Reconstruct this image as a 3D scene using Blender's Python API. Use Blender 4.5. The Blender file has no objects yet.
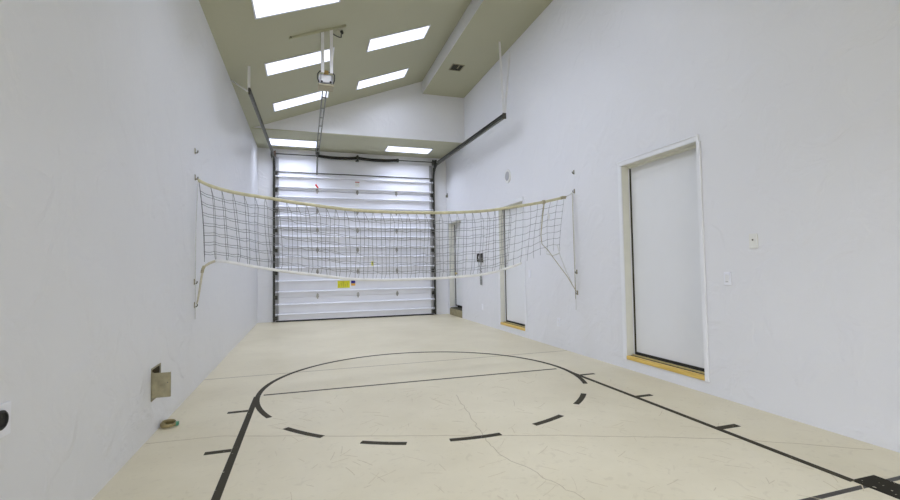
import bpy, bmesh, math, random
from mathutils import Vector, Matrix
random.seed(7)
scene = bpy.context.scene
col = scene.collection

# ------------------------------------------------------------------ camera
H = 1.2
YAW, PITCH, ROLL = .3085, .0400, -.0157
fw = Vector((math.sin(YAW)*math.cos(PITCH), math.cos(YAW)*math.cos(PITCH), math.sin(PITCH)))
rt = Vector((math.cos(YAW), -math.sin(YAW), 0)); up = rt.cross(fw)
rt2 = math.cos(ROLL)*rt + math.sin(ROLL)*up; up2 = -math.sin(ROLL)*rt + math.cos(ROLL)*up
cd = bpy.data.cameras.new('camera'); cam = bpy.data.objects.new('camera', cd); col.objects.link(cam)
cd.sensor_width = 36; cd.lens = 18.0; cd.clip_start = .02
cam.matrix_world = Matrix(((rt2.x, up2.x, -fw.x, 0), (rt2.y, up2.y, -fw.y, 0), (rt2.z, up2.z, -fw.z, H), (0, 0, 0, 1)))
scene.camera = cam
# ------------------------------------------------------------------ world, exposure
FILL_DAYLIGHT = 9.2       # sky strength through the added bay behind the camera, fills the lower walls
w = bpy.data.worlds.new('world'); scene.world = w; w.use_nodes = True
w.node_tree.nodes['Background'].inputs[0].default_value = (.95, .97, 1.04, 1)
w.node_tree.nodes['Background'].inputs[1].default_value = FILL_DAYLIGHT
vs = scene.view_settings
scene.display_settings.display_device = 'sRGB'
vs.view_transform = 'Standard'; vs.look = 'None'; vs.gamma = 1; vs.use_curve_mapping = False
vs.exposure = 0.0
LAMP = 1.6            # glow of the ceiling light diffusers
LAMP_COLOUR = (.82, .885, 1.10)
# watts and beam spread of the lensed panels: left row, right row, the added row over the camera, under the soffit
BEAM = dict(left=(17.0, 130), right=(7.5, 150), near=(8.5, 75), soffit=(15.0, 130))

# ------------------------------------------------------------------ materials
def srgb(r, g, b):
    f = lambda c: (c/255/12.92) if c <= 10 else ((c/255+.055)/1.055)**2.4
    return (f(r), f(g), f(b), 1)
class NT:
    def __init__(s, name):
        s.m = bpy.data.materials.new(name); s.m.use_nodes = True; s.t = s.m.node_tree
        s.b = s.t.nodes['Principled BSDF']
    def n(s, typ, **kw):
        x = s.t.nodes.new(typ)
        for k, v in kw.items():
            if k in x.inputs: x.inputs[k].default_value = v
            else: setattr(x, k, v)
        return x
    def l(s, a, b): s.t.links.new(a, b)
def plain(name, c, rough=.5, metal=0, var=.06, scale=30, bump=0.0):
    t = NT(name); b = t.b
    b.inputs['Roughness'].default_value = rough; b.inputs['Metallic'].default_value = metal
    tc = t.n('ShaderNodeTexCoord'); no = t.n('ShaderNodeTexNoise', Scale=scale, Detail=4.0)
    t.l(tc.outputs['Object'], no.inputs['Vector'])
    rp = t.n('ShaderNodeValToRGB'); e = rp.color_ramp.elements
    e[0].position = .3; e[1].position = .7
    e[0].color = (c[0]*(1-var), c[1]*(1-var), c[2]*(1-var), 1); e[1].color = (min(1, c[0]*(1+var)), min(1, c[1]*(1+var)), min(1, c[2]*(1+var)), 1)
    t.l(no.outputs['Fac'], rp.inputs['Fac']); t.l(rp.outputs['Color'], b.inputs['Base Color'])
    if bump:
        bp = t.n('ShaderNodeBump', Strength=bump, Distance=.005); t.l(no.outputs['Fac'], bp.inputs['Height']); t.l(bp.outputs['Normal'], b.inputs['Normal'])
    return t.m
def plaster(name, c, rough=.40, bump=.7):
    t = NT(name); b = t.b
    b.inputs['Roughness'].default_value = rough
    tc = t.n('ShaderNodeTexCoord')
    n1 = t.n('ShaderNodeTexNoise', Scale=.7, Detail=3.0); n2 = t.n('ShaderNodeTexNoise', Scale=9.0, Detail=6.0, Roughness=.6, Distortion=.5)
    n3 = t.n('ShaderNodeTexNoise', Scale=3.0, Detail=5.0, Distortion=.9)
    for n in (n1, n2, n3): t.l(tc.outputs['Object'], n.inputs['Vector'])
    rp = t.n('ShaderNodeValToRGB'); e = rp.color_ramp.elements
    e[0].position = .25; e[1].position = .75
    e[0].color = (c[0]*.965, c[1]*.965, c[2]*.96, 1); e[1].color = (c[0], c[1], c[2], 1)
    t.l(n1.outputs['Fac'], rp.inputs['Fac']); t.l(rp.outputs['Color'], b.inputs['Base Color'])
    mx = t.n('ShaderNodeMath', operation='MULTIPLY_ADD'); mx.inputs[1].default_value = .4
    r2 = t.n('ShaderNodeValToRGB'); r2.color_ramp.elements[0].position = .48; r2.color_ramp.elements[1].position = .62
    t.l(n3.outputs['Fac'], r2.inputs['Fac'])
    t.l(n2.outputs['Fac'], mx.inputs[0]); t.l(r2.outputs['Color'], mx.inputs[2])
    bp = t.n('ShaderNodeBump', Strength=bump, Distance=.006); t.l(mx.outputs[0], bp.inputs['Height']); t.l(bp.outputs['Normal'], b.inputs['Normal'])
    return t.m
def floor_material():
    t = NT('beige_floor_paint'); b = t.b
    tc = t.n('ShaderNodeTexCoord'); sp = t.n('ShaderNodeSeparateXYZ'); t.l(tc.outputs['Object'], sp.inputs[0])
    n1 = t.n('ShaderNodeTexNoise', Scale=.9, Detail=5.0, Roughness=.6); n2 = t.n('ShaderNodeTexNoise', Scale=9.0, Detail=6.0, Distortion=2.5)
    n3 = t.n('ShaderNodeTexNoise', Scale=28.0, Detail=8.0, Distortion=6.0)
    for n in (n1, n2, n3): t.l(tc.outputs['Object'], n.inputs['Vector'])
    rp = t.n('ShaderNodeValToRGB'); e = rp.color_ramp.elements
    e[0].position = .25; e[1].position = .75; e[0].color = FLOOR_A; e[1].color = FLOOR_B
    t.l(n1.outputs['Fac'], rp.inputs['Fac'])
    r3 = t.n('ShaderNodeValToRGB'); r3.color_ramp.elements[0].position = .30; r3.color_ramp.elements[1].position = .42
    r3.color_ramp.elements[0].color = (.86, .84, .80, 1); r3.color_ramp.elements[1].color = (1, 1, 1, 1)
    t.l(n2.outputs['Fac'], r3.inputs['Fac'])
    m1 = t.n('ShaderNodeMix', data_type='RGBA', blend_type='MULTIPLY'); m1.inputs[0].default_value = .6
    t.l(rp.outputs['Color'], m1.inputs[6]); t.l(r3.outputs['Color'], m1.inputs[7])
    last = m1.outputs[2]
    for (yj, half, colr) in ((5.66, .010, srgb(140, 125, 90)), (1.672, .016, srgb(34, 27, 8))):
        a = t.n('ShaderNodeMath', operation='SUBTRACT'); t.l(sp.outputs['Y'], a.inputs[0]); a.inputs[1].default_value = yj
        bb = t.n('ShaderNodeMath', operation='ABSOLUTE'); t.l(a.outputs[0], bb.inputs[0])
        c = t.n('ShaderNodeMath', operation='LESS_THAN'); t.l(bb.outputs[0], c.inputs[0]); c.inputs[1].default_value = half
        m = t.n('ShaderNodeMix', data_type='RGBA'); t.l(c.outputs[0], m.inputs[0]); t.l(last, m.inputs[6]); m.inputs[7].default_value = colr
        last = m.outputs[2]
    t.l(last, b.inputs['Base Color'])
    rr = t.n('ShaderNodeMapRange'); rr.inputs['To Min'].default_value = .30; rr.inputs['To Max'].default_value = .5
    t.l(n2.outputs['Fac'], rr.inputs['Value']); t.l(rr.outputs[0], b.inputs['Roughness'])
    bp = t.n('ShaderNodeBump', Strength=.06, Distance=.003); t.l(n3.outputs['Fac'], bp.inputs['Height']); t.l(bp.outputs['Normal'], b.inputs['Normal'])
    return t.m
def tape_material(name, c, flecks):
    t = NT(name); b = t.b; b.inputs['Roughness'].default_value = .75; b.inputs['Specular IOR Level'].default_value = .25
    tc = t.n('ShaderNodeTexCoord'); n = t.n('ShaderNodeTexNoise', Scale=38.0, Detail=3.0); t.l(tc.outputs['Object'], n.inputs['Vector'])
    rp = t.n('ShaderNodeValToRGB'); e = rp.color_ramp.elements
    e[0].position = flecks; e[1].position = flecks+.02; e[0].color = c; e[1].color = srgb(178, 172, 150)
    t.l(n.outputs['Fac'], rp.inputs['Fac']); t.l(rp.outputs['Color'], b.inputs['Base Color'])
    return t.m
def emitter(name, c, s):
    t = NT(name); t.b.inputs['Base Color'].default_value = (.9, .9, .9, 1)
    t.b.inputs['Emission Color'].default_value = (*c, 1); t.b.inputs['Emission Strength'].default_value = s
    return t.m
def wood_material():
    t = NT('yellow_pine'); b = t.b; b.inputs['Roughness'].default_value = .45
    tc = t.n('ShaderNodeTexCoord'); mp = t.n('ShaderNodeMapping'); mp.inputs['Scale'].default_value = (40, 2, 40)
    t.l(tc.outputs['Object'], mp.inputs[0]); n = t.n('ShaderNodeTexNoise', Scale=2.0, Detail=4.0); t.l(mp.outputs[0], n.inputs['Vector'])
    rp = t.n('ShaderNodeValToRGB'); e = rp.color_ramp.elements; e[0].position = .3; e[1].position = .7
    e[0].color = srgb(206, 170, 80); e[1].color = srgb(230, 198, 112)
    t.l(n.outputs['Fac'], rp.inputs['Fac']); t.l(rp.outputs['Color'], b.inputs['Base Color'])
    return t.m
FLOOR_A = srgb(207, 197, 166); FLOOR_B = srgb(226, 217, 189)
WALL = (.80, .805, .825); CEIL_SHADED = (.465, .46, .325)  # ceiling tone is darkened and warmed to imitate shade under bounced light
M = dict(
    wall=plaster('white_wall_paint', WALL), ceil=plaster('ceiling_shaded_paint', CEIL_SHADED, .7, .15),
    floor=floor_material(),
    tape=tape_material('black_floor_tape', srgb(58, 53, 38), .70), worn=tape_material('worn_black_paint', srgb(34, 30, 14), .66),
    lamp=emitter('light_diffuser', LAMP_COLOUR, LAMP),
    white=plain('white_enamel', (.80, .80, .80), .35, 0, .02, 8), lamp_frame=plain('lamp_frame_white', (.70, .71, .74), .4, 0, .03),
    trim=plain('white_gloss_trim', (.83, .84, .86), .35, 0, .02, 6), slab=plain('white_door_paint', (.80, .81, .82), .38, 0, .02, 2),
    gdoor=plain('white_steel_door', (.80, .81, .86), .6, 0, .02, 3),
    galv=plain('galvanised_steel', (.34, .34, .31), .45, .6, .25, 18), tsteel=plain('track_steel', (.17, .17, .145), .45, .5, .25, 18), dsteel=plain('dark_steel', (.055, .055, .045), .5, .4, .3, 20),
    spring=plain('black_oiled_spring', (.02, .018, .01), .5, .3, .3, 60), rust=plain('brown_cast_drum', (.09, .045, .02), .6, .3, .3, 30),
    cream=plain('cream_jamb_paint', (.72, .715, .63), .4, 0, .03, 6), wood=wood_material(), alu=plain('threshold_aluminium', (.06, .055, .04), .5, .4, .15, 25), black=plain('black_rubber', (.015, .014, .012), .6, 0, .3, 30),
    brass=plain('brass_strip', (.62, .50, .22), .5, .1, .1, 25),
    concrete=plain('concrete_curb', (.33, .29, .17), .7, 0, .15, 14, .3),
    dark=plain('dark_gap', (.02, .02, .012), .8, 0, .2, 20),
    cord=plain('grey_net_cord', (.27, .27, .265), .8, 0, .15, 60), head=plain('cream_headband', (.62, .58, .38), .8, 0, .12, 14),
    tape_w=plain('white_net_tape', (.85, .85, .83), .7, 0, .05, 14), rope=plain('tan_rope', (.42, .38, .25), .85, 0, .2, 60),
    rope_t=plain('pale_tan_rope', (.58, .54, .42), .85, 0, .1, 60), rope_w=plain('white_rope', (.62, .62, .58), .85, 0, .1, 60),
    hook=plain('grey_hook_metal', (.16, .155, .12), .45, .6, .2, 40),
    tan=plain('tan_metal', (.30, .27, .17), .55, .3, .25, 16), tan_in=plain('tan_metal_inside', (.12, .10, .06), .7, .2, .2, 14),
    red=plain('red_plastic', srgb(225, 40, 25), .4, 0, .05), yellow=plain('yellow_sticker', srgb(226, 222, 40), .5, 0, .04, 8),
    yellow_ink=plain('grey_print', srgb(202, 198, 48), .6, 0, .04), blue=plain('blue_sticker', srgb(36, 34, 150), .5, 0, .04), orange=plain('orange_sticker', srgb(228, 172, 60), .5, 0, .04),
    paper=plain('white_label', (.78, .78, .74), .6, 0, .03), redink=plain('red_print', srgb(190, 70, 45), .6, 0, .04),
    plate=plain('white_plastic', (.84, .85, .90), .3, 0, .02, 10), ivory=plain('ivory_plastic', (.80, .80, .76), .3, 0, .02, 10),
    grey=plain('grey_plastic', (.42, .42, .43), .45, 0, .05), beige=plain('beige_lens', (.40, .36, .24), .5, 0, .06),
    amber=plain('amber_part', (.33, .22, .05), .5, 0, .15), olive=plain('dark_olive_metal', (.055, .05, .02), .5, .3, .3, 30),
    green=plain('green_end', (.08, .30, .17), .5, 0, .1), hose=plain('tan_tape', (.27, .22, .10), .6, 0, .15, 40),
    joint=plain('crack_line', srgb(186, 174, 145), .7, 0, .1), scuff=plain('scuff', srgb(200, 188, 158), .6, 0, .1),
    phone=plain('black_phone', (.02, .018, .012), .35, 0, .15), handset=plain('grey_phone_strip', (.22, .21, .19), .4, 0, .1), pcord=plain('grey_phone_cord', (.30, .31, .29), .6, 0, .1),
)

# ------------------------------------------------------------------ mesh helpers
class MB:
    """collects shapes in world coordinates; build() links them as ONE mesh object"""
    def __init__(s): s.bm = bmesh.new()
    def box(s, lo, hi, bevel=0):
        lo, hi = Vector(lo), Vector(hi)
        v = [s.bm.verts.new((x, y, z)) for x in (lo.x, hi.x) for y in (lo.y, hi.y) for z in (lo.z, hi.z)]
        f = [(0, 1, 3, 2), (4, 6, 7, 5), (0, 4, 5, 1), (2, 3, 7, 6), (0, 2, 6, 4), (1, 5, 7, 3)]
        fs = [s.bm.faces.new([v[i] for i in q]) for q in f]
        if bevel:
            es = list({e for q in fs for e in q.edges})
            bmesh.ops.bevel(s.bm, geom=es, offset=bevel, segments=2, affect='EDGES', profile=.5)
        return s
    def tube(s, pts, r, n=8, closed=False, flat=None):
        pts = [Vector(p) for p in pts]; rings = []; k = len(pts)
        prev = None
        for i, p in enumerate(pts):
            if closed: t = pts[(i+1) % k]-pts[i-1]
            else: t = pts[min(i+1, k-1)]-pts[max(i-1, 0)]
            t.normalize()
            if prev is None:
                a = Vector((0, 0, 1)) if abs(t.z) < .9 else Vector((1, 0, 0)); u = t.cross(a).normalized()
            else: u = (prev-t*prev.dot(t)).normalized()
            prev = u; v = t.cross(u)
            rr = r[i] if isinstance(r, (list, tuple)) else r
            ru, rv = (rr, rr) if flat is None else flat
            rings.append([s.bm.verts.new(p+u*ru*math.cos(2*math.pi*j/n)+v*rv*math.sin(2*math.pi*j/n)) for j in range(n)])
        for i in range(k if closed else k-1):
            A, B = rings[i], rings[(i+1) % k]
            for j in range(n): s.bm.faces.new((A[j], A[(j+1) % n], B[(j+1) % n], B[j]))
        if not closed: s.bm.faces.new(rings[0][::-1]); s.bm.faces.new(rings[-1])
        return s
    def cyl(s, a, b, r, n=20): return s.tube([a, b], r, n)
    def lathe(s, c, axis, prof, n=24):
        """prof: (distance along axis, radius)"""
        ax = Vector(axis).normalized(); a = Vector((0, 0, 1)) if abs(ax.z) < .9 else Vector((1, 0, 0)); u = ax.cross(a).normalized(); v = ax.cross(u)
        c = Vector(c); R = [[s.bm.verts.new(c+ax*d+(u*math.cos(2*math.pi*j/n)+v*math.sin(2*math.pi*j/n))*max(r, 1e-4)) for j in range(n)] for d, r in prof]
        for A, B in zip(R, R[1:]):
            for j in range(n): s.bm.faces.new((A[j], A[(j+1) % n], B[(j+1) % n], B[j]))
        s.bm.faces.new(R[0][::-1]); s.bm.faces.new(R[-1]); return s
    def prism(s, poly, d):
        """poly: 3-D polygon, extruded by vector d"""
        d = Vector(d); A = [s.bm.verts.new(p) for p in poly]; B = [s.bm.verts.new(Vector(p)+d) for p in poly]; n = len(A)
        s.bm.faces.new(A); s.bm.faces.new(B[::-1])
        for i in range(n): s.bm.faces.new((A[i], B[i], B[(i+1) % n], A[(i+1) % n]))
        return s
    def build(s, name, mat, parent=None, loc=None, smooth=False):
        bmesh.ops.recalc_face_normals(s.bm, faces=s.bm.faces)
        if parent is not None:
            o0 = Vector((0, 0, 0)); p = parent
            while p is not None: o0 += p.location; p = p.parent
        else: o0 = Vector(loc) if loc is not None else Vector((0, 0, 0))
        bmesh.ops.translate(s.bm, verts=s.bm.verts, vec=-o0)
        if smooth:
            for f in s.bm.faces: f.smooth = True
        me = bpy.data.meshes.new(name); s.bm.to_mesh(me); s.bm.free(); me.materials.append(mat)
        o = bpy.data.objects.new(name, me); col.objects.link(o)
        if parent is not None: o.parent = parent
        elif loc is not None: o.location = loc
        return o
def tag(o, label=None, cat=None, group=None, kind=None):
    for k, v in (('label', label), ('category', cat), ('group', group), ('kind', kind)):
        if v: o[k] = v
    return o
def empty(name, loc, label=None, cat=None, group=None, kind=None):
    o = bpy.data.objects.new(name, None); col.objects.link(o); o.location = loc; o.empty_display_size = .1
    return tag(o, label, cat, group, kind)
def copy_tree(o, parent=None):
    c = o.copy(); col.objects.link(c)
    if parent is not None: c.parent = parent
    for ch in [x for x in col.objects if x.parent == o]: copy_tree(ch, c)
    return c
def curve_at(pts, x):
    """smooth (Catmull-Rom style) interpolation of (x, z) samples"""
    if x <= pts[0][0]: return pts[0][1]
    if x >= pts[-1][0]: return pts[-1][1]
    for i in range(len(pts)-1):
        if pts[i][0] <= x <= pts[i+1][0]: break
    def sl(j):
        a, b = pts[max(j-1, 0)], pts[min(j+1, len(pts)-1)]; return (b[1]-a[1])/(b[0]-a[0])
    x0, z0 = pts[i]; x1, z1 = pts[i+1]; h = x1-x0; t = (x-x0)/h
    return (2*t**3-3*t**2+1)*z0+(t**3-2*t**2+t)*h*sl(i)+(-2*t**3+3*t**2)*z1+(t**3-t**2)*h*sl(i+1)

# ------------------------------------------------------------------ the room
XL, XR, YE, YG, YB = -1.092, 3.533, 11.33, 9.83, -5.0
ZS, K, XB, ZB = 4.1, .381, 2.53, 5.19          # soffit height, ceiling slope, beam edge, beam underside
zc = lambda x: ZS+K*(x-XL)
def structure(name, mb, m): return tag(mb.build(name, m), kind='structure')
floor = structure('floor', MB().box((XL-.3, YB-.3, -.12), (XR+.3, YE+.3, 0)), M['floor'])
def ribbon(mb, pts, wd, z=.0012):
    pts = [Vector((p[0], p[1], 0)) for p in pts]; L, R = [], []
    for i, p in enumerate(pts):
        t = (pts[min(i+1, len(pts)-1)]-pts[max(i-1, 0)]).normalized(); n = Vector((-t.y, t.x, 0))
        ww = wd[i] if isinstance(wd, list) else wd
        L.append((p+n*ww/2)); R.append((p-n*ww/2))
    for i in range(len(pts)-1):
        q = [L[i], L[i+1], R[i+1], R[i]]
        mb.prism([(a.x, a.y, 0.0002) for a in q], (0, 0, z))
    return mb
def wander(keys, n, amp):
    out = []
    for i in range(len(keys)-1):
        for k in range(n):
            t = k/n; out.append((keys[i][0]*(1-t)+keys[i+1][0]*t+random.uniform(-amp, amp), keys[i][1]*(1-t)+keys[i+1][1]*t+random.uniform(-amp, amp)))
    return out+[keys[-1]]
cr = MB(); ribbon(cr, wander([(-1.08, 3.72), (-.58, 3.69), (.4, 3.33), (1.32, 3.0), (1.71, 2.86), (2.33, 2.6), (2.76, 2.41), (3.44, 1.97)], 9, .006), .007, .0006); cr.build('crack', M['joint'], floor)
cr = MB(); ribbon(cr, wander([(1.35, 4.1), (1.27, 3.55), (1.2, 3.05), (1.17, 2.75), (1.28, 2.35), (1.36, 2.05)], 8, .012), .005, .0006); cr.build('crack', M['joint'], floor)
sc = MB()
for i in range(220):
    x, y = random.uniform(-.3, 3.0), random.uniform(1.4, 4.6); a = random.choice((.9, 2.3, 2.0, .5))+random.uniform(-.5, .5); L = random.uniform(.04, .16)
    p = [(x+math.cos(a+.1*t*L*8)*L*t, y+math.sin(a+.1*t*L*8)*L*t) for t in (0, .33, .66, 1)]
    ribbon(sc, p, random.uniform(.002, .005), .0004)
tag(sc.build('scuff_marks', M['scuff'], floor), kind='stuff')

# left wall with the hatch opening
HY0, HY1, HZ0, HZ1 = 3.86, 4.06, .265, .483
lw = MB()
lw.box((XL-.25, YB, 0), (XL, HY0, 4.3)).box((XL-.25, HY1, 0), (XL, YE+.25, 4.3)).box((XL-.25, HY0, 0), (XL, HY1, HZ0)).box((XL-.25, HY0, HZ1), (XL, HY1, 4.3))
structure('wall_left', lw, M['wall'])
# right wall with three door openings  (y0, y1, sill height, head height)
OPEN = [(3.313, 4.39, .115, 2.365), (6.92, 7.955, .11, 2.335), (10.2, 11.17, 0.0, 2.36)]
rw = MB(); y = YB
for (a, b, z0, z1) in OPEN:
    rw.box((XR, y, 0), (XR+.3, a, 5.5))
    if z0: rw.box((XR, a, 0), (XR+.3, b, z0))
    rw.box((XR, a, z1), (XR+.3, b, 5.5)); y = b
rw.box((XR, y, 0), (XR+.3, YE+.25, 5.5))
structure('wall_right', rw, M['wall'])
structure('wall_end', MB().box((XL, YE, 0), (XR, YE+.25, 4.3)), M['wall'])
BX0, BX1, BZ1 = -.7, 3.1, 2.3       # open bay added unseen behind the camera to let fill daylight in
structure('wall_back', MB().box((XL-.25, YB-.25, 0), (BX0, YB, 6)).box((BX1, YB-.25, 0), (XR+.3, YB, 6)).box((BX0, YB-.25, BZ1), (BX1, YB, 6)), M['wall'])
structure('ground', MB().box((-12, YB-22, -.12), (14, YB-.3, -.005)), M['concrete'])  # unseen ground added outside the open bay
pt = bpy.data.lights.new('added_bay_portal', 'AREA'); pt.shape = 'RECTANGLE'; pt.size = BX1-BX0; pt.size_y = BZ1; pt.cycles.is_portal = True
po = bpy.data.objects.new('added_bay_portal', pt); col.objects.link(po); po.location = ((BX0+BX1)/2, YB-.12, BZ1/2); po.rotation_euler = (math.radians(90), 0, 0)
# sloped ceiling, boxed beam, gable bulkhead and the flat soffit under it
e = .06
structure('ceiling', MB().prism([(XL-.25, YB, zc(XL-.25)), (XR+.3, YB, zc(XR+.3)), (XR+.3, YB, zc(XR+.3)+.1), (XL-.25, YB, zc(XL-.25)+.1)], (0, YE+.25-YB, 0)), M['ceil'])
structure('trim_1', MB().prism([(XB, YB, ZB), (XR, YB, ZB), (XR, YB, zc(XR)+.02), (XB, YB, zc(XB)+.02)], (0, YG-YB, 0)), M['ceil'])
beam = bpy.data.objects['trim_1']; beam.data.materials.append(M['wall'])
for f in beam.data.polygons:
    if f.normal.x < -.9: f.material_index = 1  # only the side gets wall paint; the underside keeps the shaded ceiling tone
gb = MB().prism([(XL, YG, ZS+.02), (XR, YG, ZS+.02), (XR, YG, zc(XR)+.02), (XL, YG, zc(XL)+.02)], (0, .1, 0))
structure('wall_gable', gb, M['wall'])
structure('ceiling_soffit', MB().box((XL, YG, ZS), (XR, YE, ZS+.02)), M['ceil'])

# ------------------------------------------------------------------ doors
def person_door(n, i, label, mat_sill):
    a, b, z0, z1 = OPEN[i]
    D = .117 if i < 2 else .165
    GAP = .018 if i < 2 else .04
    root = empty(f'door_{n}', (XR, (a+b)/2, 0), label, 'door', kind='structure')
    zs = z0 if i < 2 else .17
    MB().box((XR+D, a+.012, zs+.078), (XR+D+.045, b-GAP, z1-.014)).build('door_slab', M['slab'], root)
    g = MB(); g.box((XR+D+.046, a+.001, zs), (XR+D+.06, b-.001, z1-.001))
    g.build('door_gap', M['dark'], root)
    # painted jamb liner
    j = MB(); j.box((XR+.001, b-.004, zs+.043), (XR+D-.0295, b-.0005, z1-.005)); j.box((XR+.001, a+.0005, z1-.0045), (XR+D-.0305, b-.0045, z1-.0005)); j.box((XR+.001, a+.0005, zs+.043), (XR+D-.0295, a+.004, z1-.005))
    j.build('jamb', M['cream'], root)
    # head stop and dark gap strip
    MB().box((XR+D-.03, a+.001, z1-.028), (XR+D-.006, b-.001, z1-.0005)).build('head_stop', M['cream'], root)
    MB().box((XR+D-.009, b-.010, zs+.05), (XR+D+.04, b-.0005, z1-.029)).build('gap_shade_strip', M['olive'], root)  # dark strip put in for the shaded gap beside the slab
    if i < 2:
        c = MB(); wd = .05
        c.prism([(XR-.016, a-wd*.45, z1+.05), (XR-.016, b+.055, z1+.05), (XR-.016, b+.055, z1), (XR-.016, a-wd*.45, z1)], (.0155, 0, 0))
        c.box((XR-.024, a-wd*.5, z1+.044), (XR-.0005, b+.062, z1+.056), .003)
        c.box((XR-.016, a-.042, z0-.005), (XR-.0005, a, z1), .004); c.box((XR-.013, b, z0-.006), (XR-.0005, b+.055, z1), .003)
        c.build('casing', M['trim'], root)
        MB().box((XR-.012, a+.001, z0), (XR+.04, b-.001, z0+.042), .004).build('sill', M['wood'], root)
        t = MB(); t.box((XR+.041, a+.001, z0), (XR+.105, b-.001, z0+.034)); t.box((XR+.046, a+.001, z0+.034), (XR+.052, b-.001, z0+.045)); t.build('threshold', M['alu'], root)
        MB().box((XR+.068, a+.001, z0+.034), (XR+.092, b-.001, z0+.052)).build('brass_strip', M['brass'], root)
        MB().box((XR+D-.008, a+.002, z0+.03), (XR+D+.03, b-.014, z0+.079)).build('door_sweep', M['black'], root)
    else:
        MB().box((XR-.004, a-.0, 0), (XR+.3, b, .165), .004).build('curb', M['concrete'], root)
        MB().box((XR+.02, a+.001, .165), (XR+D+.02, b-.001, .185)).build('threshold', M['olive'], root)
    return root
person_door(1, 0, 'large white door nearest the camera on the right, with yellow wooden sill', 'wood')
person_door(2, 1, 'white door behind the right end of the net, with yellow wooden sill', 'wood')
d3 = person_door(3, 2, 'narrow looking white door beside the garage door, above a brown concrete step', None)
MB().lathe((XR+.165, 10.98, 1.06), (-1, 0, 0), [(0, .012), (.03, .012), (.035, .028), (.06, .03), (.07, .015)], 16).build('door_knob', M['brass'], d3, smooth=True)

# ------------------------------------------------------------------ ceiling lights
ANG = math.atan(K); CA = math.cos(ANG)
def panel_light(name, hx, hy, beam):
    ld = bpy.data.lights.new(name, 'AREA'); ld.shape = 'RECTANGLE'; ld.size = 2*hx; ld.size_y = 2*hy
    ld.energy = BEAM[beam][0]; ld.color = LAMP_COLOUR; ld.spread = math.radians(BEAM[beam][1]); return ld
PANEL = {b: panel_light('panel_tubes_'+b, .49/math.cos(math.atan(K)), .205, b) for b in ('left', 'right', 'near')}
def light_proto(name, hx, hy, slope):
    r = empty(name, (0, 0, 0))
    f = MB(); t = .022
    f.box((-hx-t, -hy-t, -.014), (hx+t, -hy, -.001), .003).box((-hx-t, hy, -.014), (hx+t, hy+t, -.001), .003).box((-hx-t, -hy, -.014), (-hx, hy, -.001), .003).box((hx, -hy, -.014), (hx+t, hy, -.001), .003)
    f.build('frame', M['lamp_frame'], r)
    MB().box((-hx, -hy, -.008), (hx, hy, -.002)).build('diffuser', M['lamp'], r)
    lo = bpy.data.objects.new('tubes', PANEL['left'] if slope else panel_light('soffit_tubes', hx, hy, 'soffit')); col.objects.link(lo); lo.parent = r; lo.location = (0, 0, -.012)
    return r
ROWS = [9.0, 7.32, 5.62, 3.93, 2.24, .55, -1.14]  # unseen rows nearer the camera are added to fill the room with light
LXL, LXR = (-.58+.40)/2, (.97+1.98)/2
HX, HY = .49/CA, .205
L_LABEL = {(0, 0): 'long ceiling light left of the opener, farthest of the left row on the slope', (0, 1): 'long ceiling light behind the white opener struts, second in the left row',
           (0, 2): 'large ceiling light cut by the top edge of the picture', (1, 0): 'ceiling light on the slope near the boxed beam, the farther of its row',
           (1, 1): 'ceiling light on the slope right of the opener, the nearer of the visible right row'}
proto = None
for c, xx in enumerate((LXL, LXR)):
    for r, yy in enumerate(ROWS if c == 0 else ROWS[:4]):
        if proto is None: proto = o = light_proto('ceiling_light', HX, HY, True)
        else: o = copy_tree(proto)
        for ch in [q for q in col.objects if q.parent == o and q.type == 'LIGHT']: ch.data = PANEL['near' if r > 3 else ('left', 'right')[c]]
        o.location = (xx, yy, zc(xx)-.0005); o.rotation_euler = (0, -ANG, 0)
        tag(o, L_LABEL.get((c, r), 'added fill light panel above and around the camera, outside the picture'), 'ceiling light', 'light panels in the sloped ceiling')
sp = None
for (x0, x1, y0, y1, lab) in ((-.82, .216, 10.45, 10.985, 'flat ceiling light under the low soffit, left of the opener rail'), (1.84, 2.91, 10.42, 10.88, 'flat ceiling light under the low soffit, at the right above the garage door')):
    o = light_proto('soffit_light', (x1-x0)/2, (y1-y0)/2, False)
    o.location = ((x0+x1)/2, (y0+y1)/2, ZS-.0005); tag(o, lab, 'ceiling light', 'light panels under the soffit')

# ------------------------------------------------------------------ garage door
GX0, GX1, GY = -.69, 3.12, YE-.06
BOUND = [.03, .57, 1.145, 1.67, 2.15, 2.61, 3.1, 3.54, 3.885]
RIBS = [.174, .404, .699, .951, 1.267, 1.51, 1.761, 2.003, 2.236, 2.484, 2.713, 2.947, 3.182, 3.432]
gd = empty('garage_door', ((GX0+GX1)/2, GY, 0), 'tall white ribbed sectional garage door filling the end wall', 'garage door')
for a, b in zip(BOUND, BOUND[1:]):
    s = MB().box((GX0, GY, a+.004), (GX1, GY+.045, b-.004)).build('door_section', M['gdoor'], gd)
    for z in RIBS:
        if a < z < b:
            rb = MB(); y = GY-.0005
            rb.prism([(GX0-.03, y, z-.02), (GX0-.03, y-.05, z-.012), (GX0-.03, y-.05, z+.004), (GX0-.03, y, z+.02)], (GX1-GX0+.06, 0, 0))
            rb.build('rib', M['gdoor'], s)
MB().box((GX0, GY-.02, .006), (GX1, GY+.04, .034)).build('bottom_seal', M['black'], gd)
MB().cyl((GX0, GY-.02, 3.535), (GX1, GY-.02, 3.535), .011, 8).build('top_strut', M['dsteel'], gd)
for x0 in (GX0, GX1-.07):
    st = MB().box((x0, GY-.004, .04), (x0+.07, GY-.0005, 3.88))
    st.build('end_stile', M['grey'], gd)
hz = [.57, 1.145, 1.67, 2.15, 2.61, 3.1]
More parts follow.
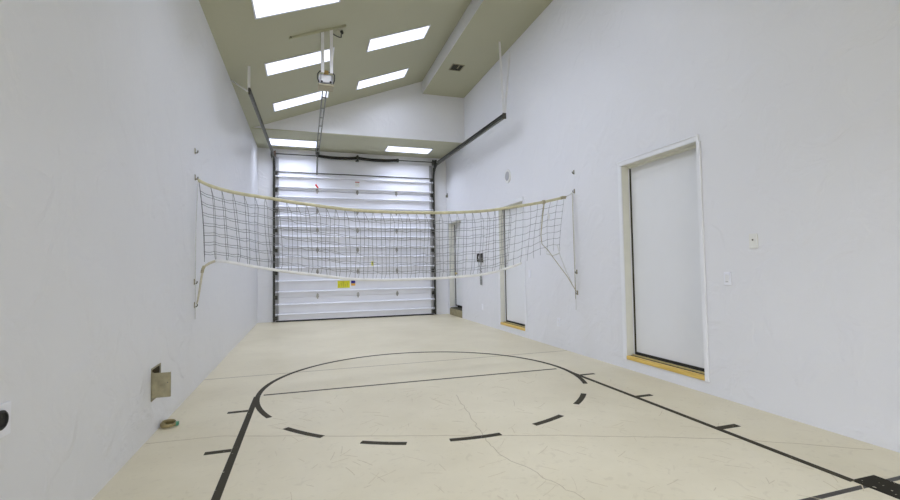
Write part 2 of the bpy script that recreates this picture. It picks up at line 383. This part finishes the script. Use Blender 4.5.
for x in (.245, 1.2, 2.175):
    for z in hz:
        h = MB(); h.box((x-.028, GY-.008, z-.02), (x+.028, GY-.0005, z+.05), .002); h.box((x-.015, GY-.012, z-.055), (x+.015, GY-.0005, z-.02)); h.box((x-.015, GY-.010, z+.05), (x+.015, GY-.0005, z+.075))
        h.cyl((x-.032, GY-.014, z), (x+.032, GY-.014, z), .011, 10)
        h.build('hinge', M['galv'], gd)
for x, sgn in ((GX0, -1), (GX1, 1)):
    for z in [.09]+hz+[3.5]:
        h = MB(); h.box((x-.02 if sgn < 0 else x-.045, GY-.018, z-.045), (x+.045 if sgn < 0 else x+.02, GY-.0045, z+.045), .003)
        h.cyl((x-sgn*.02, GY-.03, z), (x+sgn*.045, GY-.03, z), .008, 8); h.cyl((x+sgn*.045, GY-.03, z), (x+sgn*.062, GY-.03, z), .024, 14)
        h.build('roller_bracket', M['dsteel'], gd)
def sticker(name, x0, x1, z0, z1, mat, y=GY): return MB().box((x0, y-.002, z0), (x1, y-.0005, z1)).build(name, mat, gd)
y1 = sticker('yellow_notice', .711, 1.003, .757, .93, M['yellow']); y1['label'] = 'yellow notice with faint print'
ln = MB()
for k in range(5): ln.box((.73+.05*k+.006, GY-.0026, .785), (.73+.05*k+.03, GY-.0021, .85+.03*(k % 3)))
for k in range(3): ln.box((.73, GY-.0026, .775+k*.05), (.98, GY-.0021, .779+k*.05))
ln.build('print', M['yellow_ink'], y1)
b1 = sticker('blue_label', 1.033, 1.134, .865, .93, M['blue']); b1['label'] = 'blue label'
sticker('orange_label', 1.033, 1.134, .804, .864, M['orange'])
y2 = sticker('small_yellow_label', 1.53, 1.588, 1.285, 1.395, M['yellow'])
MB().box((1.549, GY-.0026, 1.345), (1.569, GY-.0021, 1.38)).box((1.549, GY-.0026, 1.31), (1.569, GY-.0021, 1.32)).build('print', M['olive'], y2)
w1 = sticker('warning_label', 1.147, 1.254, 3.25, 3.375, M['paper'])
wb = MB(); wb.box((1.147, GY-.0026, 3.355), (1.254, GY-.0021, 3.375)); wb.build('red_band', M['redink'], w1)
wb = MB(); wb.box((1.162, GY-.0026, 3.325), (1.24, GY-.0021, 3.332)).box((1.162, GY-.0026, 3.305), (1.24, GY-.0021, 3.31)).box((1.162, GY-.0026, 3.28), (1.22, GY-.0021, 3.285)); wb.build('print', M['grey'], w1)

# door tracks (a C-channel swept up the jamb, round the bend and back along the wall)
def arc(cx, cz, r, a0, a1, n): return [(cx+r*math.cos(a0+(a1-a0)*i/n), cz+r*math.sin(a0+(a1-a0)*i/n)) for i in range(n+1)]
def track(name, xv, xh, yend, zend, sgn, label):
    r = empty(name, (xv, GY-.03, 0), label, 'garage door track', 'tracks of the garage door')
    yb = GY-.035; R = .34; zt = 3.84
    path = [(yb, .02, 0)]+[(yb, z, 0) for z in (1, 2, 3)]
    path += [(yb-R+R*math.cos(t), zt-R+R*math.sin(t), 0) for t in [math.pi/2*i/10 for i in range(11)]]
    n0 = len(path); (ya, za, _) = path[-1]
    for i in range(1, 9): t = i/8; path.append((ya+(yend-ya)*t, za+(zend-za)*t, t))
    # profile in (side, depth): a C opening towards the door
    prof = [(0, -.026), (sgn*.036, -.026), (sgn*.036, .026), (0, .026), (0, .021), (sgn*.031, .021), (sgn*.031, -.021), (0, -.021)]
    def sweep(pts, nm, mat):
        m = MB(); rings = []
        for i, (y, z, t) in enumerate(pts):
            a, b = pts[max(i-1, 0)], pts[min(i+1, len(pts)-1)]; T = Vector((0, b[0]-a[0], b[1]-a[1])).normalized(); N = Vector((0, -T.z, T.y))
            x = xv+(xh-xv)*t
            rings.append([m.bm.verts.new(Vector((x+p, y, z))+N*q) for p, q in prof])
        k = len(prof)
        for A, B in zip(rings, rings[1:]):
            for j in range(k): m.bm.faces.new((A[j], A[(j+1) % k], B[(j+1) % k], B[j]))
        m.bm.faces.new(rings[0]); m.bm.faces.new(rings[-1][::-1])
        return m.build(nm, mat, r)
    sweep(path[:4], 'vertical_track', M['dsteel']); sweep(path[3:n0], 'curved_track', M['dsteel']); sweep(path[n0-1:], 'horizontal_track', M['tsteel'])
    # jamb angle between the track and the wall
    j = MB(); j.box((xv+sgn*.037, GY-.05, .01), (xv+sgn*.042, YE-.0005, 3.84)); j.box((xv+sgn*.042, YE-.006, .01), (xv+sgn*.06, YE-.0005, 3.84)); j.build('jamb_angle', M['dsteel'], r)
    for z in (.12, .8, 1.6, 2.4, 3.2):
        MB().box((xv+sgn*.0425, YE-.03, z-.03), (xv+sgn*.06, YE-.0062, z+.03)).build('track_bracket', M['dsteel'], r)
    # stiffening angle on the horizontal run and its end stop
    a = Vector((xv+sgn*.037, ya, za+.03)); b = Vector((xh+sgn*.037, yend, zend+.03))
    MB().prism([a, a+Vector((0, 0, .03)), a+Vector((sgn*.004, 0, .03)), a+Vector((sgn*.004, 0, 0))], b-a).prism([a+Vector((0, 0, .03)), a+Vector((-sgn*.03, 0, .03)), a+Vector((-sgn*.03, 0, .034)), a+Vector((0, 0, .034))], b-a).build('stiffener', M['dsteel'], r)
    MB().box((xh-.01, yend-.02, zend-.032), (xh+.045*sgn+.01, yend-.001, zend+.066), .003).build('end_stop', M['alu'], r)
    return r
def strap(m, a, b, wd, th):
    a, b = Vector(a), Vector(b); t = (b-a).normalized(); u = Vector((1, 0, 0)); u = (u-t*u.dot(t)).normalized(); v = t.cross(u)
    m.prism([a+u*wd/2+v*th/2, a-u*wd/2+v*th/2, a-u*wd/2-v*th/2, a+u*wd/2-v*th/2], b-a); return m
tl = track('garage_door_track', -.70, -.755, 6.92, 3.76, -1, 'grey steel garage door track along the left wall, hung near the ceiling')
m = MB(); strap(m, (-.795, 7.02, 3.81), (-.80, 7.07, zc(-.80)-.003), .038, .005); m.build('hanger', M['white'], tl)
m = MB(); strap(m, (-.80, 7.0, 3.80), (-1.085, 7.4, 4.095), .034, .005); m.build('hanger', M['white'], tl)
tr = track('garage_door_track', 3.14, 3.20, 6.95, 3.765, 1, 'grey steel garage door track along the right wall, under white hanger straps')
m = MB(); strap(m, (3.24, 7.0, 3.81), (3.262, 7.16, ZB-.001), .04, .005); m.build('hanger', M['white'], tr)
m = MB(); strap(m, (3.25, 6.98, 3.80), (3.528, 7.30, 5.12), .036, .005); m.build('hanger', M['white'], tr)

# torsion shaft over the door
ts = empty('torsion_shaft', (1.2, GY-.12, 3.93), 'dark torsion spring shaft across the top of the garage door', 'door spring')
ys = GY-.12; zs = lambda x: 3.925+.012*(x-1.2)*.5
MB().cyl((-.76, ys, 3.935), (3.20, ys, 3.945), .0125, 12).build('shaft', M['dsteel'], ts, smooth=True)
def coil(x0, x1):
    m = MB(); n = 90; L = [(x0+(x1-x0)*i/n) for i in range(n+1)]; pr = []
    sag = lambda x: -.028*math.sin(math.pi*(x-x0)/(x1-x0))
    pts = [(x, ys, 3.94+sag(x)) for x in L]
    m.tube(pts, [.040 if i % 2 else .033 for i in range(n+1)], 12); return m.build('spring', M['spring'], ts)
coil(.26, 1.185); coil(1.215, 2.17)
cb = MB(); cb.box((1.18, ys-.03, 3.86), (1.22, ys+.03, 4.01), .004); cb.box((1.165, ys+.03, 3.87), (1.235, YE-.002, 3.9)); cb.box((1.165, ys+.03, 3.98), (1.235, YE-.002, 4.0)); cb.build('centre_bracket', M['dsteel'], ts)
MB().lathe((.225, ys, 3.94), (1, 0, 0), [(0, .03), (.03, .043), (.05, .036)], 14).build('winding_cone', M['rust'], ts)
MB().lathe((2.165, ys, 3.94), (1, 0, 0), [(0, .036), (.02, .045), (.06, .042)], 14).build('winding_cone', M['dsteel'], ts)
for x, mt in ((-.72, 'rust'), (3.15, 'dsteel')):
    MB().lathe((x-.035, ys, 3.938), (1, 0, 0), [(0, .075), (.012, .08), (.02, .06), (.05, .06), (.058, .08), (.07, .075)], 20).build('cable_drum', M[mt], ts, smooth=False)
for x in (-.655, 3.09):
    MB().cyl((x, GY-.075, 3.85), (x, GY-.062, .14), .004, 6).build('lift_cable', M['dsteel'], gd)
for x in (-.78, 3.205):
    MB().box((x-.012, ys-.04, 3.87), (x+.012, YE-.001, 4.01), .003).build('end_plate', M['dsteel'], ts)

# ------------------------------------------------------------------ garage door opener
op = empty('door_opener', (.27, 6.62, 3.83), 'boxy grey garage door opener hanging from two white struts at the ceiling', 'garage door opener')
mx = .272
MB().box((mx-.10, 6.56, 3.865), (mx+.10, 6.88, 4.0), .02).build('motor_housing', M['grey'], op)
MB().box((mx-.11, 6.55, 3.83), (mx+.11, 6.78, 3.86), .008).build('light_lens', M['beige'], op)
MB().box((mx-.085, 6.552, 3.8555), (mx+.085, 6.775, 3.8645)).build('seam', M['black'], op)
MB().box((mx-.035, 6.60, 4.0005), (mx+.035, 6.70, 4.075), .01).build('relay_box', M['amber'], op)
MB().box((mx-.065, 6.5585, 3.885), (mx+.065, 6.5598, 3.98)).build('rear_plate', M['white'], op)
for s in (-1, 1):
    MB().tube([(mx+s*.035, 6.56, 4.03), (mx+s*.085, 6.545, 4.03), (mx+s*.115, 6.545, 3.99), (mx+s*.117, 6.55, 3.92), (mx+s*.1, 6.555, 3.87)], .008, 8).build('cable', M['black'], op, smooth=True)
    MB().cyl((mx+s*.06, 6.5575, 3.885), (mx+s*.06, 6.545, 3.885), .014, 10).build('knob', M['black'], op)
for x, yy in ((.222, 6.487), (.343, 6.487)):
    m = MB(); m.box((x-.022, yy-.003, 3.99), (x+.022, yy+.002, zc(x)-.004)); m.box((x-.022, yy-.003, 3.99), (x-.018, yy+.03, zc(x)-.02)); m.build('strut', M['white'], op)
m = MB(); a = Vector((-.225, 6.475, zc(-.225)-.001)); b = Vector((.55, 6.475, zc(.55)-.001))
m.prism([a, a+Vector((0, .035, 0)), a+Vector((0, .035, -.005)), a+Vector((0, .005, -.005)), a+Vector((0, .005, -.035)), a+Vector((0, 0, -.035))], b-a); m.build('ceiling_angle', M['ceil'], op)
MB().lathe((-.2, 6.46, zc(-.2)-.02), (0, -1, 0), [(0, .012), (.01, .01)], 8).build('bolt', M['hook'], op)
xr, za, zb = .262, 3.89, 3.985
for s in (-1, 1):
    MB().prism([(xr+s*.028-.010, 6.9, za-.012), (xr+s*.028+.010, 6.9, za-.012), (xr+s*.028+.010, 6.9, za+.014), (xr+s*.028-.010, 6.9, za+.014)], (-.012, 4.2, zb-za)).build('rail', M['tsteel'], op)
for k in range(8):
    m = MB(); t = (k+.5)/8; yy = 6.9+4.2*t; zz = za+(zb-za)*t
    m.box((xr-.036-.012*t, yy-.03, zz-.016), (xr+.036-.012*t, yy+.03, zz-.0125)); m.build('rail_tie', M['tsteel'], op)
MB().box((.205, 11.02, 3.95), (.295, 11.085, ZS-.001), .004).build('header_bracket', M['olive'], op)
MB().box((.226, 10.90, 3.93), (.274, 11.04, 3.965), .006).build('trolley', M['dsteel'], op)
MB().tube([(.25, 11.0, 3.94), (.245, 11.1, 3.72), (.24, GY-.045, 3.50)], .02, 8).build('door_arm', M['dsteel'], op)
MB().cyl((.24, 10.98, 3.94), (.23, 10.98, 3.20), .003, 6).build('release_cord', M['rope_w'], op)
rh = MB(); rh.tube([(.20, 10.98, 3.215), (.215, 10.98, 3.20), (.25, 10.98, 3.145), (.265, 10.98, 3.13)], [.014, .02, .018, .012], 10); rh.build('release_handle', M['red'], op, smooth=True)['label'] = 'red release handle'
# plug of the opener on the ceiling
pl = empty('ceiling_outlet', (.46, 6.6, zc(.46)), 'small ceiling outlet with a dark plug beside the opener struts', 'outlet')
m = MB(); cN = Vector((K, 0, -1)).normalized(); c0 = Vector((.43, 6.62, zc(.43)))
m.lathe(c0+cN*.001, cN, [(0, .05), (.006, .05), (.01, .04)], 20); m.build('plate', M['ceil'], pl)
MB().lathe(c0+Vector((.06, 0, .023))+cN*.011, cN, [(0, .022), (.03, .022), (.045, .012)], 12).build('plug', M['black'], pl)
MB().tube([(.49, 6.62, 4.64), (.49, 6.6, 4.59), (.46, 6.58, 4.575), (.41, 6.56, 4.58), (.37, 6.53, 4.585)], .008, 8).build('plug_cord', M['black'], pl, smooth=True)

# air register under the beam
vt = empty('air_vent', (2.853, 8.333, ZB), 'small dark air register under the boxed beam', 'air vent')
m = MB(); x0, x1, y0, y1 = 2.73, 2.977, 8.195, 8.472; z0, z1 = ZB-.012, ZB-.001
m.box((x0, y0, z0), (x0+.018, y1, z1)).box((x1-.018, y0, z0), (x1, y1, z1)).box((x0+.018, y0, z0), (x1-.018, y0+.018, z1)).box((x0+.018, y1-.018, z0), (x1-.018, y1, z1)); m.build('frame', M['tan'], vt)
MB().box((x0+.018, y0+.018, ZB-.004), (x1-.018, y1-.018, z1)).build('duct', M['dark'], vt)
for k in range(6):
    xx = x0+.035+k*.033
    if k in (3,): MB().box((xx, y0+.018, ZB-.011), (xx+.026, y1-.1, ZB-.0045)).build('louver', M['tan'], vt)
    else: m = MB(); m.box((xx, y0+.018, ZB-.011), (xx+.008, y1-.018, ZB-.0045)); m.build('louver', M['olive'], vt)

# ------------------------------------------------------------------ floor marks
CX, CY, CR = 1.205, 4.71, 1.655; TW = .046
def mark(name, pts, wd, label, group=None, mat='tape', z=.0016):
    c = pts[len(pts)//2]; m = MB(); ribbon(m, pts, wd, z)
    return tag(m.build(name, M[mat], loc=(c[0], c[1], 0)), label, 'floor line', group)
def arcpts(a0, a1, n, r=CR): return [(CX+r*math.cos(math.radians(a0+(a1-a0)*i/n)), CY+r*math.sin(math.radians(a0+(a1-a0)*i/n))) for i in range(n+1)]
mark('circle_line', arcpts(-25, 205, 72), TW, 'solid black far arc of the free throw circle on the floor')
mark('free_throw_line', [(CX-CR+.05, CY+.035), (CX, CY+.02), (CX+CR-.075, CY-.005)], .032, 'thin straight black line across the middle of the circle', z=.0012)
mark('lane_line', [(-.461, CY), (-.461, 2.2), (-.461, .6)], TW, 'long black lane line on the left running towards the camera', z=.0021)
mark('lane_line', [(2.845, CY-.2), (2.848, 3.2), (2.845, 1.73)], .044, 'long black lane line on the right, running past the doors', z=.0021)
DASH = [((-143.5, -130.5), 1.695, 'black floor dash of the circle, first beside the left lane line'), ((-119.7, -108.9), 1.712, 'black floor dash of the circle, second from the left'), ((-98.8, -85.8), 1.683, 'black floor dash at the middle of the near half circle'),
        ((-74.6, -63.2), 1.652, 'black floor dash of the circle, second from the right'), ((-50.9, -38.3), 1.622, 'short steep black floor dash nearest the right lane line')]
for (a, b), r, lab in DASH: mark('circle_dash', arcpts(a, b, 6, r), .05, lab, 'dashes of the free throw circle')
for (x0, x1, y, lab, wd) in ((-.645, -.486, 4.267, 'short black tick left of the lane line, farther one on the left', .05), (-.648, -.486, 3.376, 'short black tick left of the lane line, nearer one on the left', .05),
                     (2.869, 3.045, 4.34, 'short black tick at the right lane line where it meets the circle', .045), (2.871, 3.03, 3.45, 'short black tick at the right lane line in front of the near door', .05), (2.869, 3.045, 2.59, 'short black tick at the right lane line, nearest the camera of the ticks', .055)):
    mark('lane_tick', [(x0, y), ((x0+x1)/2, y), (x1, y)], wd, lab, 'ticks along the lane lines')
mark('lane_block', [(2.937, 1.74), (2.93, 1.0), (2.93, .3)], .19, 'wide worn black band at the lower right corner of the floor', mat='worn', z=.0016)

# ------------------------------------------------------------------ volleyball net
NA, NB = Vector((XL, 5.16, 0)), Vector((XR, 5.37, 0))
def NP(x, z, dy=0): t = (x-XL)/(XR-XL); return (x, NA.y+(NB.y-NA.y)*t+dy, z)
TOP = [(-1.064, 2.145), (-.965, 2.095), (-.728, 2.031), (-.339, 1.978), (-.173, 1.952), (.417, 1.890), (.831, 1.872), (1.561, 1.880), (2.098, 1.914), (2.367, 1.950), (2.741, 2.012), (3.033, 2.066), (3.294, 2.126), (3.383, 2.148)]
BOT = [(-1.01, 1.30), (-.928, 1.311), (-.828, 1.308), (-.482, 1.237), (-.174, 1.184), (.092, 1.146), (.468, 1.094), (.781, 1.076), (1.037, 1.073), (1.549, 1.080), (1.859, 1.094), (2.166, 1.121), (2.364, 1.159), (2.641, 1.238), (2.913, 1.328), (3.084, 1.395), (3.284, 1.41)]
net = empty('volleyball_net', (1.2, 5.26, 1.07), 'sagging volleyball net with cream headband stretched across the room', 'net')
NCOL, NROW = 42, 8
rnd = random.Random(3)
def node(i, j):
    u = i/NCOL; v = j/NROW
    xt = -1.055+(3.36+1.055)*u; xb = -1.0+(3.27+1.0)*u
    x = xt+(xb-xt)*v
    if 0 < j < NROW:
        x += (math.sin(i*1.7+j*.4)*.010 + math.sin(v*math.pi)*.012*math.sin(i*.9))
    zt, zb = curve_at(TOP, x), curve_at(BOT, x)
    z = zt+(zb-zt)*v
    if 0 < j < NROW: z += math.sin(i*2.3+j)*.006
    return x, z, (math.sin(i*.35)*.03+math.sin(i*.8+j*.5)*.012)*math.sin(v*math.pi)
G = [[None]*(NROW+1) for _ in range(NCOL+1)]
for i in range(NCOL+1):
    for j in range(NROW+1): G[i][j] = node(i, j)
CRD = .0026
def netting(cols, ox, oz, oy):
    nm = MB()
    def P(i, j):
        x, z, d = G[i][j]; k = math.sin(math.pi*i/NCOL)**.7*(1 if 0 < j < NROW else (.6 if j else 0)); e = 1 if 0 < j < NROW else 0
        return Vector(NP(x+ox*k, z+oz*e, d+oy*e))
    for i in cols: nm.tube([P(i, j) for j in range(NROW+1)], CRD, 4)
    for j in range(1, NROW):
        pts = []
        for i in cols[:-1]:
            a, b = P(i, j), P(i+1, j); pts += [a, (a+b)/2-Vector((0, 0, .006+.004*math.sin(i*3.1+j)))]
        pts.append(P(cols[-1], j)); nm.tube(pts, CRD, 4)
        for i in cols: nm.lathe(P(i, j)-Vector((0, .005, 0)), (0, 1, 0), [(0, .003), (.005, .0055), (.010, .003)], 6)   # knots
    nm.build('netting', M['cord'], net)
netting(list(range(NCOL+1)), 0, 0, 0)
netting(list(range(0, 35)), .055, -.024, .035)      # added second layer, doubles the cords as motion ghosting does
tp = [NP(-1.064+(3.383+1.064)*i/90, curve_at(TOP, -1.064+(3.383+1.064)*i/90)) for i in range(91)]
def band(pts, hh, th):
    m = MB(); rings = []
    for p in pts:
        p = Vector(p); rings.append([m.bm.verts.new(p+Vector((0, math.cos(a)*th, math.sin(a)*hh))) for a in [2*math.pi*k/8 for k in range(8)]])
    for A, B in zip(rings, rings[1:]):
        for k in range(8): m.bm.faces.new((A[k], A[(k+1) % 8], B[(k+1) % 8], B[k]))
    m.bm.faces.new(rings[0]); m.bm.faces.new(rings[-1][::-1]); return m
band(tp, .018, .012).build('headband', M['head'], net, smooth=True)
bp = [NP(x, curve_at(BOT, x)) for x in [-.90+(2.68+.90)*i/70 for i in range(71)]]
band(bp, .016, .008).build('bottom_tape', M['tape_w'], net, smooth=True)
MB().tube([NP(-.90, 1.311), NP(-.96, 1.285), NP(-1.012, 1.245), NP(-1.03, 1.12), NP(-1.055, .93), NP(-1.068, .875)], [.013, .013, .012, .010, .009, .007], 8).build('lower_tie', M['rope_t'], net, smooth=True)
MB().tube([NP(-1.0, 1.26), NP(-1.014, 1.23), NP(-1.022, 1.19)], .015, 8).build('knot', M['rope'], net, smooth=True)
MB().tube([NP(-1.076, 2.16), NP(-1.06, 2.15), NP(-1.0, 2.115)], .009, 8).build('upper_tie', M['rope'], net, smooth=True)
MB().tube([NP(3.37, 2.146), NP(3.44, 2.175), NP(3.51, 2.222)], .006, 8).build('upper_tie', M['rope_w'], net, smooth=True)
MB().tube([NP(3.30, 2.128), NP(3.345, 2.14), NP(3.385, 2.145), NP(3.375, 2.12)], [.022, .022, .02, .008], 8).build('headband_end', M['rope'], net, smooth=True)
MB().tube([NP(3.02, 2.066), NP(3.05, 2.066)], .028, 10).build('knot', M['rope'], net, smooth=True)
MB().tube([NP(3.035, 2.05, -.01), NP(3.0, 1.85, -.015), NP(2.972, 1.62, -.015), NP(2.985, 1.5, -.015), NP(3.085, 1.412, -.01)], [.010, .008, .006, .005, .005], 8).build('side_cord', M['rope'], net, smooth=True)
MB().tube([NP(3.085, 1.412, -.01), NP(3.15, 1.335), NP(3.38, 1.06), NP(3.52, .85)], .005, 8).build('lower_tie', M['rope'], net, smooth=True)
MB().tube([NP(3.06, 1.37), NP(3.16, 1.345), NP(3.26, 1.375)], .006, 6).build('stray_cord', M['rope_w'], net, smooth=True)
MB().tube([NP(3.23, 1.50), NP(3.25, 1.43), NP(3.275, 1.34), NP(3.36, 1.14), NP(3.455, .965)], .0045, 8).build('lower_tie', M['rope_w'], net, smooth=True)
MB().tube([NP(3.075, 1.93, -.01), NP(3.11, 1.875, -.012), NP(3.10, 1.83, -.01)], [.006, .014, .006], 8).build('loose_end', M['tape_w'], net, smooth=True)

# hooks in the walls
HK = [(XL, 5.15, 2.44, 1, 'upper empty hook on the left wall, above the net cord'), (XL, 5.16, 2.17, 1, 'hook on the left wall holding the top cord of the net'), (XL, 5.155, 1.10, 1, 'empty hook on the left wall, below the net corner'), (XL, 5.17, .865, 1, 'lowest hook on the left wall, holding the lower net tie'),
      (XR, 5.371, 2.50, -1, 'upper empty hook on the right wall, above the net cord'), (XR, 5.371, 2.235, -1, 'hook on the right wall holding the top cord of the net'), (XR, 5.363, 1.12, -1, 'empty hook on the right wall, beside the hanging cords'), (XR, 5.36, .835, -1, 'lowest hook on the right wall, where the net ties meet')]
hp = {}
for (x, y, z, s, lab) in HK:
    if s not in hp:
        r = empty('wall_hook', (x, y, z))
        MB().box((min(x+s*.0005, x+s*.006), y-.013, z-.03), (max(x+s*.0005, x+s*.006), y+.013, z+.03), .002).build('plate', M['tan'], r)
        MB().tube([(x+s*.006, y, z-.016), (x+s*.02, y, z-.018), (x+s*.028, y, z-.008), (x+s*.028, y, z+.008)], .006, 8).build('hook_arm', M['hook'], r, smooth=True)
        hp[s] = r
    else: r = copy_tree(hp[s])
    r.location = (x, y, z); tag(r, lab, 'wall hook', 'net hooks on the left wall' if s > 0 else 'net hooks on the right wall')
def rope(pts, r, label, mat='rope_w'): return tag(MB().tube(pts, r, 6).build('hanging_cord', M[mat], loc=pts[0], smooth=True), label, 'cord', 'cords hanging from the net hooks')
rope([(XL+.03, 5.16, 2.14), (XL+.014, 5.155, 1.7), (XL+.013, 5.15, 1.15), (XL+.013, 5.15, .72)], .0035, 'thin white cord hanging down the left wall from the net hook')
rope([(3.492, 5.366, 2.205), (3.494, 5.366, 1.8), (3.497, 5.367, 1.38), (3.503, 5.367, .75)], .004, 'tan cord hanging from the right net hook, the one nearer the net', 'rope')
rope([(3.512, 5.375, 2.2), (3.516, 5.375, 1.6), (3.515, 5.372, 1.0), (3.508, 5.372, .6)], .0035, 'thin white cord hanging close to the right wall behind the tan one')

# ------------------------------------------------------------------ things on the walls
def wall_plate(name, y, z, hy, hz, label, cat, group=None, mat='plate'):
    r = empty(name, (XR, y, z), label, cat, group)
    MB().box((XR-.011, y-hy, z-hz), (XR-.0005, y+hy, z+hz), .003).build('plate', M[mat], r); return r
r = wall_plate('light_switch', 2.785, 1.385, .036, .06, 'ivory toggle switch plate, upper of the two beside the near door', 'light switch', mat='ivory')
MB().box((XR-.02, 2.78, 1.387), (XR-.0112, 2.79, 1.4), .002).build('toggle', M['hook'], r)
r = wall_plate('light_switch', 3.04, 1.07, .034, .057, 'white rocker switch plate, lower of the two beside the near door', 'light switch')
MB().box((XR-.015, 3.022, 1.035), (XR-.0112, 3.058, 1.105), .0015).build('rocker', M['white'], r)
MB().box((XR-.0165, 3.028, 1.04), (XR-.0152, 3.052, 1.045)).build('slot', M['grey'], r)
r = wall_plate('light_switch', 6.73, 1.085, .036, .06, 'small white switch plate right of the door behind the net', 'light switch')
MB().box((XR-.018, 6.725, 1.08), (XR-.0112, 6.735, 1.10), .002).build('toggle', M['plate'], r)
r = wall_plate('wall_outlet', 5.86, .38, .036, .06, 'white wall outlet low on the right wall below the net ties', 'outlet', 'outlets low on the right wall')
for dz in (-.024, .024): MB().lathe((XR-.0112, 5.86, .38+dz), (-1, 0, 0), [(0, .017), (.003, .016)], 16).build('socket', M['white'], r)
r = wall_plate('wall_outlet', 8.89, .37, .036, .06, 'small white wall outlet low on the wall under the phone', 'outlet', 'outlets low on the right wall')
for dz in (-.024, .024): MB().lathe((XR-.0112, 8.89, .37+dz), (-1, 0, 0), [(0, .017), (.003, .016)], 16).build('socket', M['white'], r)
r = wall_plate('light_switch', 9.8, 1.40, .036, .06, 'tiny switch plate right of the door by the garage door', 'light switch', mat='ivory')
MB().box((XR-.016, 9.793, 1.39), (XR-.0112, 9.807, 1.41), .002).build('toggle', M['grey'], r)
r = empty('wall_speaker', (XR, 7.5, 2.87), 'round white speaker high on the right wall above the net', 'speaker')
MB().lathe((XR-.0005, 7.5, 2.87), (-1, 0, 0), [(0, .125), (.012, .125), (.018, .115), (.018, .1)], 32).build('rim', M['ivory'], r)
m = MB(); m.lathe((XR-.0187, 7.5, 2.87), (-1, 0, 0), [(0, .085), (.006, .08), (.009, .05)], 28); m.build('grille', M['grey'], r)
r = empty('door_sensor', (XR, 11.2, 3.1), 'small grey sensor in the corner right of the garage door', 'sensor')
MB().box((XR-.05, 11.19, 3.05), (XR-.0005, 11.23, 3.11), .005).build('housing', M['hook'], r)
MB().box((XR-.03, 11.19, 3.115), (XR-.0005, 11.22, 3.16), .004).build('bracket', M['galv'], r)
# phone
ph = empty('wall_phone', (XR, 8.87, 1.41), 'dark wall phone with hanging grey cord near the middle door', 'phone')
MB().box((XR-.045, 8.80, 1.31), (XR-.0005, 8.93, 1.50), .01).build('body', M['phone'], ph)
m = MB(); m.tube([(XR-.055, 8.905, 1.325), (XR-.078, 8.905, 1.345), (XR-.085, 8.905, 1.41), (XR-.078, 8.905, 1.475), (XR-.055, 8.905, 1.49)], [.025, .024, .017, .024, .025], 12); m.build('handset', M['phone'], ph, smooth=True)
MB().box((XR-.052, 8.825, 1.33), (XR-.0455, 8.862, 1.48), .003).build('keypad', M['handset'], ph)
cpts = []
for i in range(150):
    t = i/149; yy = 8.905-.055*(1-math.cos(t*math.pi))/2; zz = 1.30-.46*math.sin(min(1, t*1.02)*math.pi)**.6 if 0 < t < 1 else 1.30
    a = i*1.25; cpts.append((XR-.03+.011*math.cos(a), yy+.011*math.sin(a), zz))
MB().tube(cpts, .007, 5).build('cord', M['pcord'], ph)

# left wall: receptacle and open metal hatch
r = empty('wall_receptacle', (XL, 2.13, .66), 'white plate with a round black receptacle at the left edge of the picture', 'outlet')
MB().box((XL+.0005, 2.03, .595), (XL+.01, 2.182, .718), .003).build('plate', M['plate'], r)
m = MB(); m.lathe((XL+.0103, 2.114, .663), (1, 0, 0), [(0, .036), (.006, .036), (.010, .032), (.0101, .027), (.004, .026)], 32); m.build('socket', M['black'], r)
for a in (90, 210, 330):
    cy, cz = 2.114+.014*math.cos(math.radians(a)), .663+.014*math.sin(math.radians(a))
    MB().box((XL+.0145, cy-.002, cz-.006), (XL+.0155, cy+.002, cz+.006)).build('slot', M['dsteel'], r)
h = empty('wall_hatch', (XL, 3.96, .265), 'small open tan metal hatch low on the left wall', 'hatch')
m = MB(); t = .004; D = .2
m.box((XL-D, HY0+.001, HZ0+.001), (XL-.001, HY0+t, HZ1-.001)).box((XL-D, HY1-t, HZ0+.001), (XL-.001, HY1-.001, HZ1-.001)).box((XL-D, HY0+t, HZ0+.001), (XL-.001, HY1-t, HZ0+t)).box((XL-D, HY0+t, HZ1-t), (XL-.001, HY1-t, HZ1-.001)).box((XL-D, HY0+t, HZ0+t), (XL-D+t, HY1-t, HZ1-t)); m.build('recess', M['tan_in'], h)
m = MB(); fl = .012
m.box((XL+.0005, HY0-fl, HZ0-fl), (XL+.004, HY0, HZ1+fl)).box((XL+.0005, HY1, HZ0-fl), (XL+.004, HY1+fl, HZ1+fl)).box((XL+.0005, HY0, HZ1), (XL+.004, HY1, HZ1+fl)).box((XL+.0005, HY0, HZ0-fl), (XL+.004, HY1, HZ0)); m.build('frame', M['tan'], h)
fp = MB(); fp.box((XL+.006, HY0+.002, HZ0+.012), (XL+.122, HY0+.008, HZ1-.025), .0015); fp.box((XL+.118, HY0+.008, HZ0+.012), (XL+.122, HY0+.02, HZ1-.025)); f1 = fp.build('flap', M['tan'], h)
MB().cyl((XL+.105, HY0+.0015, .385), (XL+.105, HY0-.003, .385), .004, 10).build('screw', M['hook'], f1)
MB().cyl((XL+.006, HY0+.005, HZ0+.01), (XL+.006, HY0+.005, HZ1-.02), .006, 10).build('hinge', M['tan'], f1)
# coil of tape on the floor by the wall
tc = empty('tape_coil', (-1.03, 4.1, 0), 'small tan coil with green end on the floor against the left wall', 'coil')
pts = []
for i in range(80):
    a = i/79*2*math.pi*2.3+2.6; rr = .056-.009*i/79; pts.append((-1.03+rr*.95*math.cos(a), 4.065+rr*1.05*math.sin(a), .014+.008*math.sin(a*.5)+.012*i/79))
m = MB(); m.tube(pts, .0075, 8, flat=(.004, .013)); m.build('strip', M['hose'], tc, smooth=True)
a = pts[0]; MB().box((-.987, 4.05, .004), (-.962, 4.085, .030), .004).build('green_end', M['green'], tc)
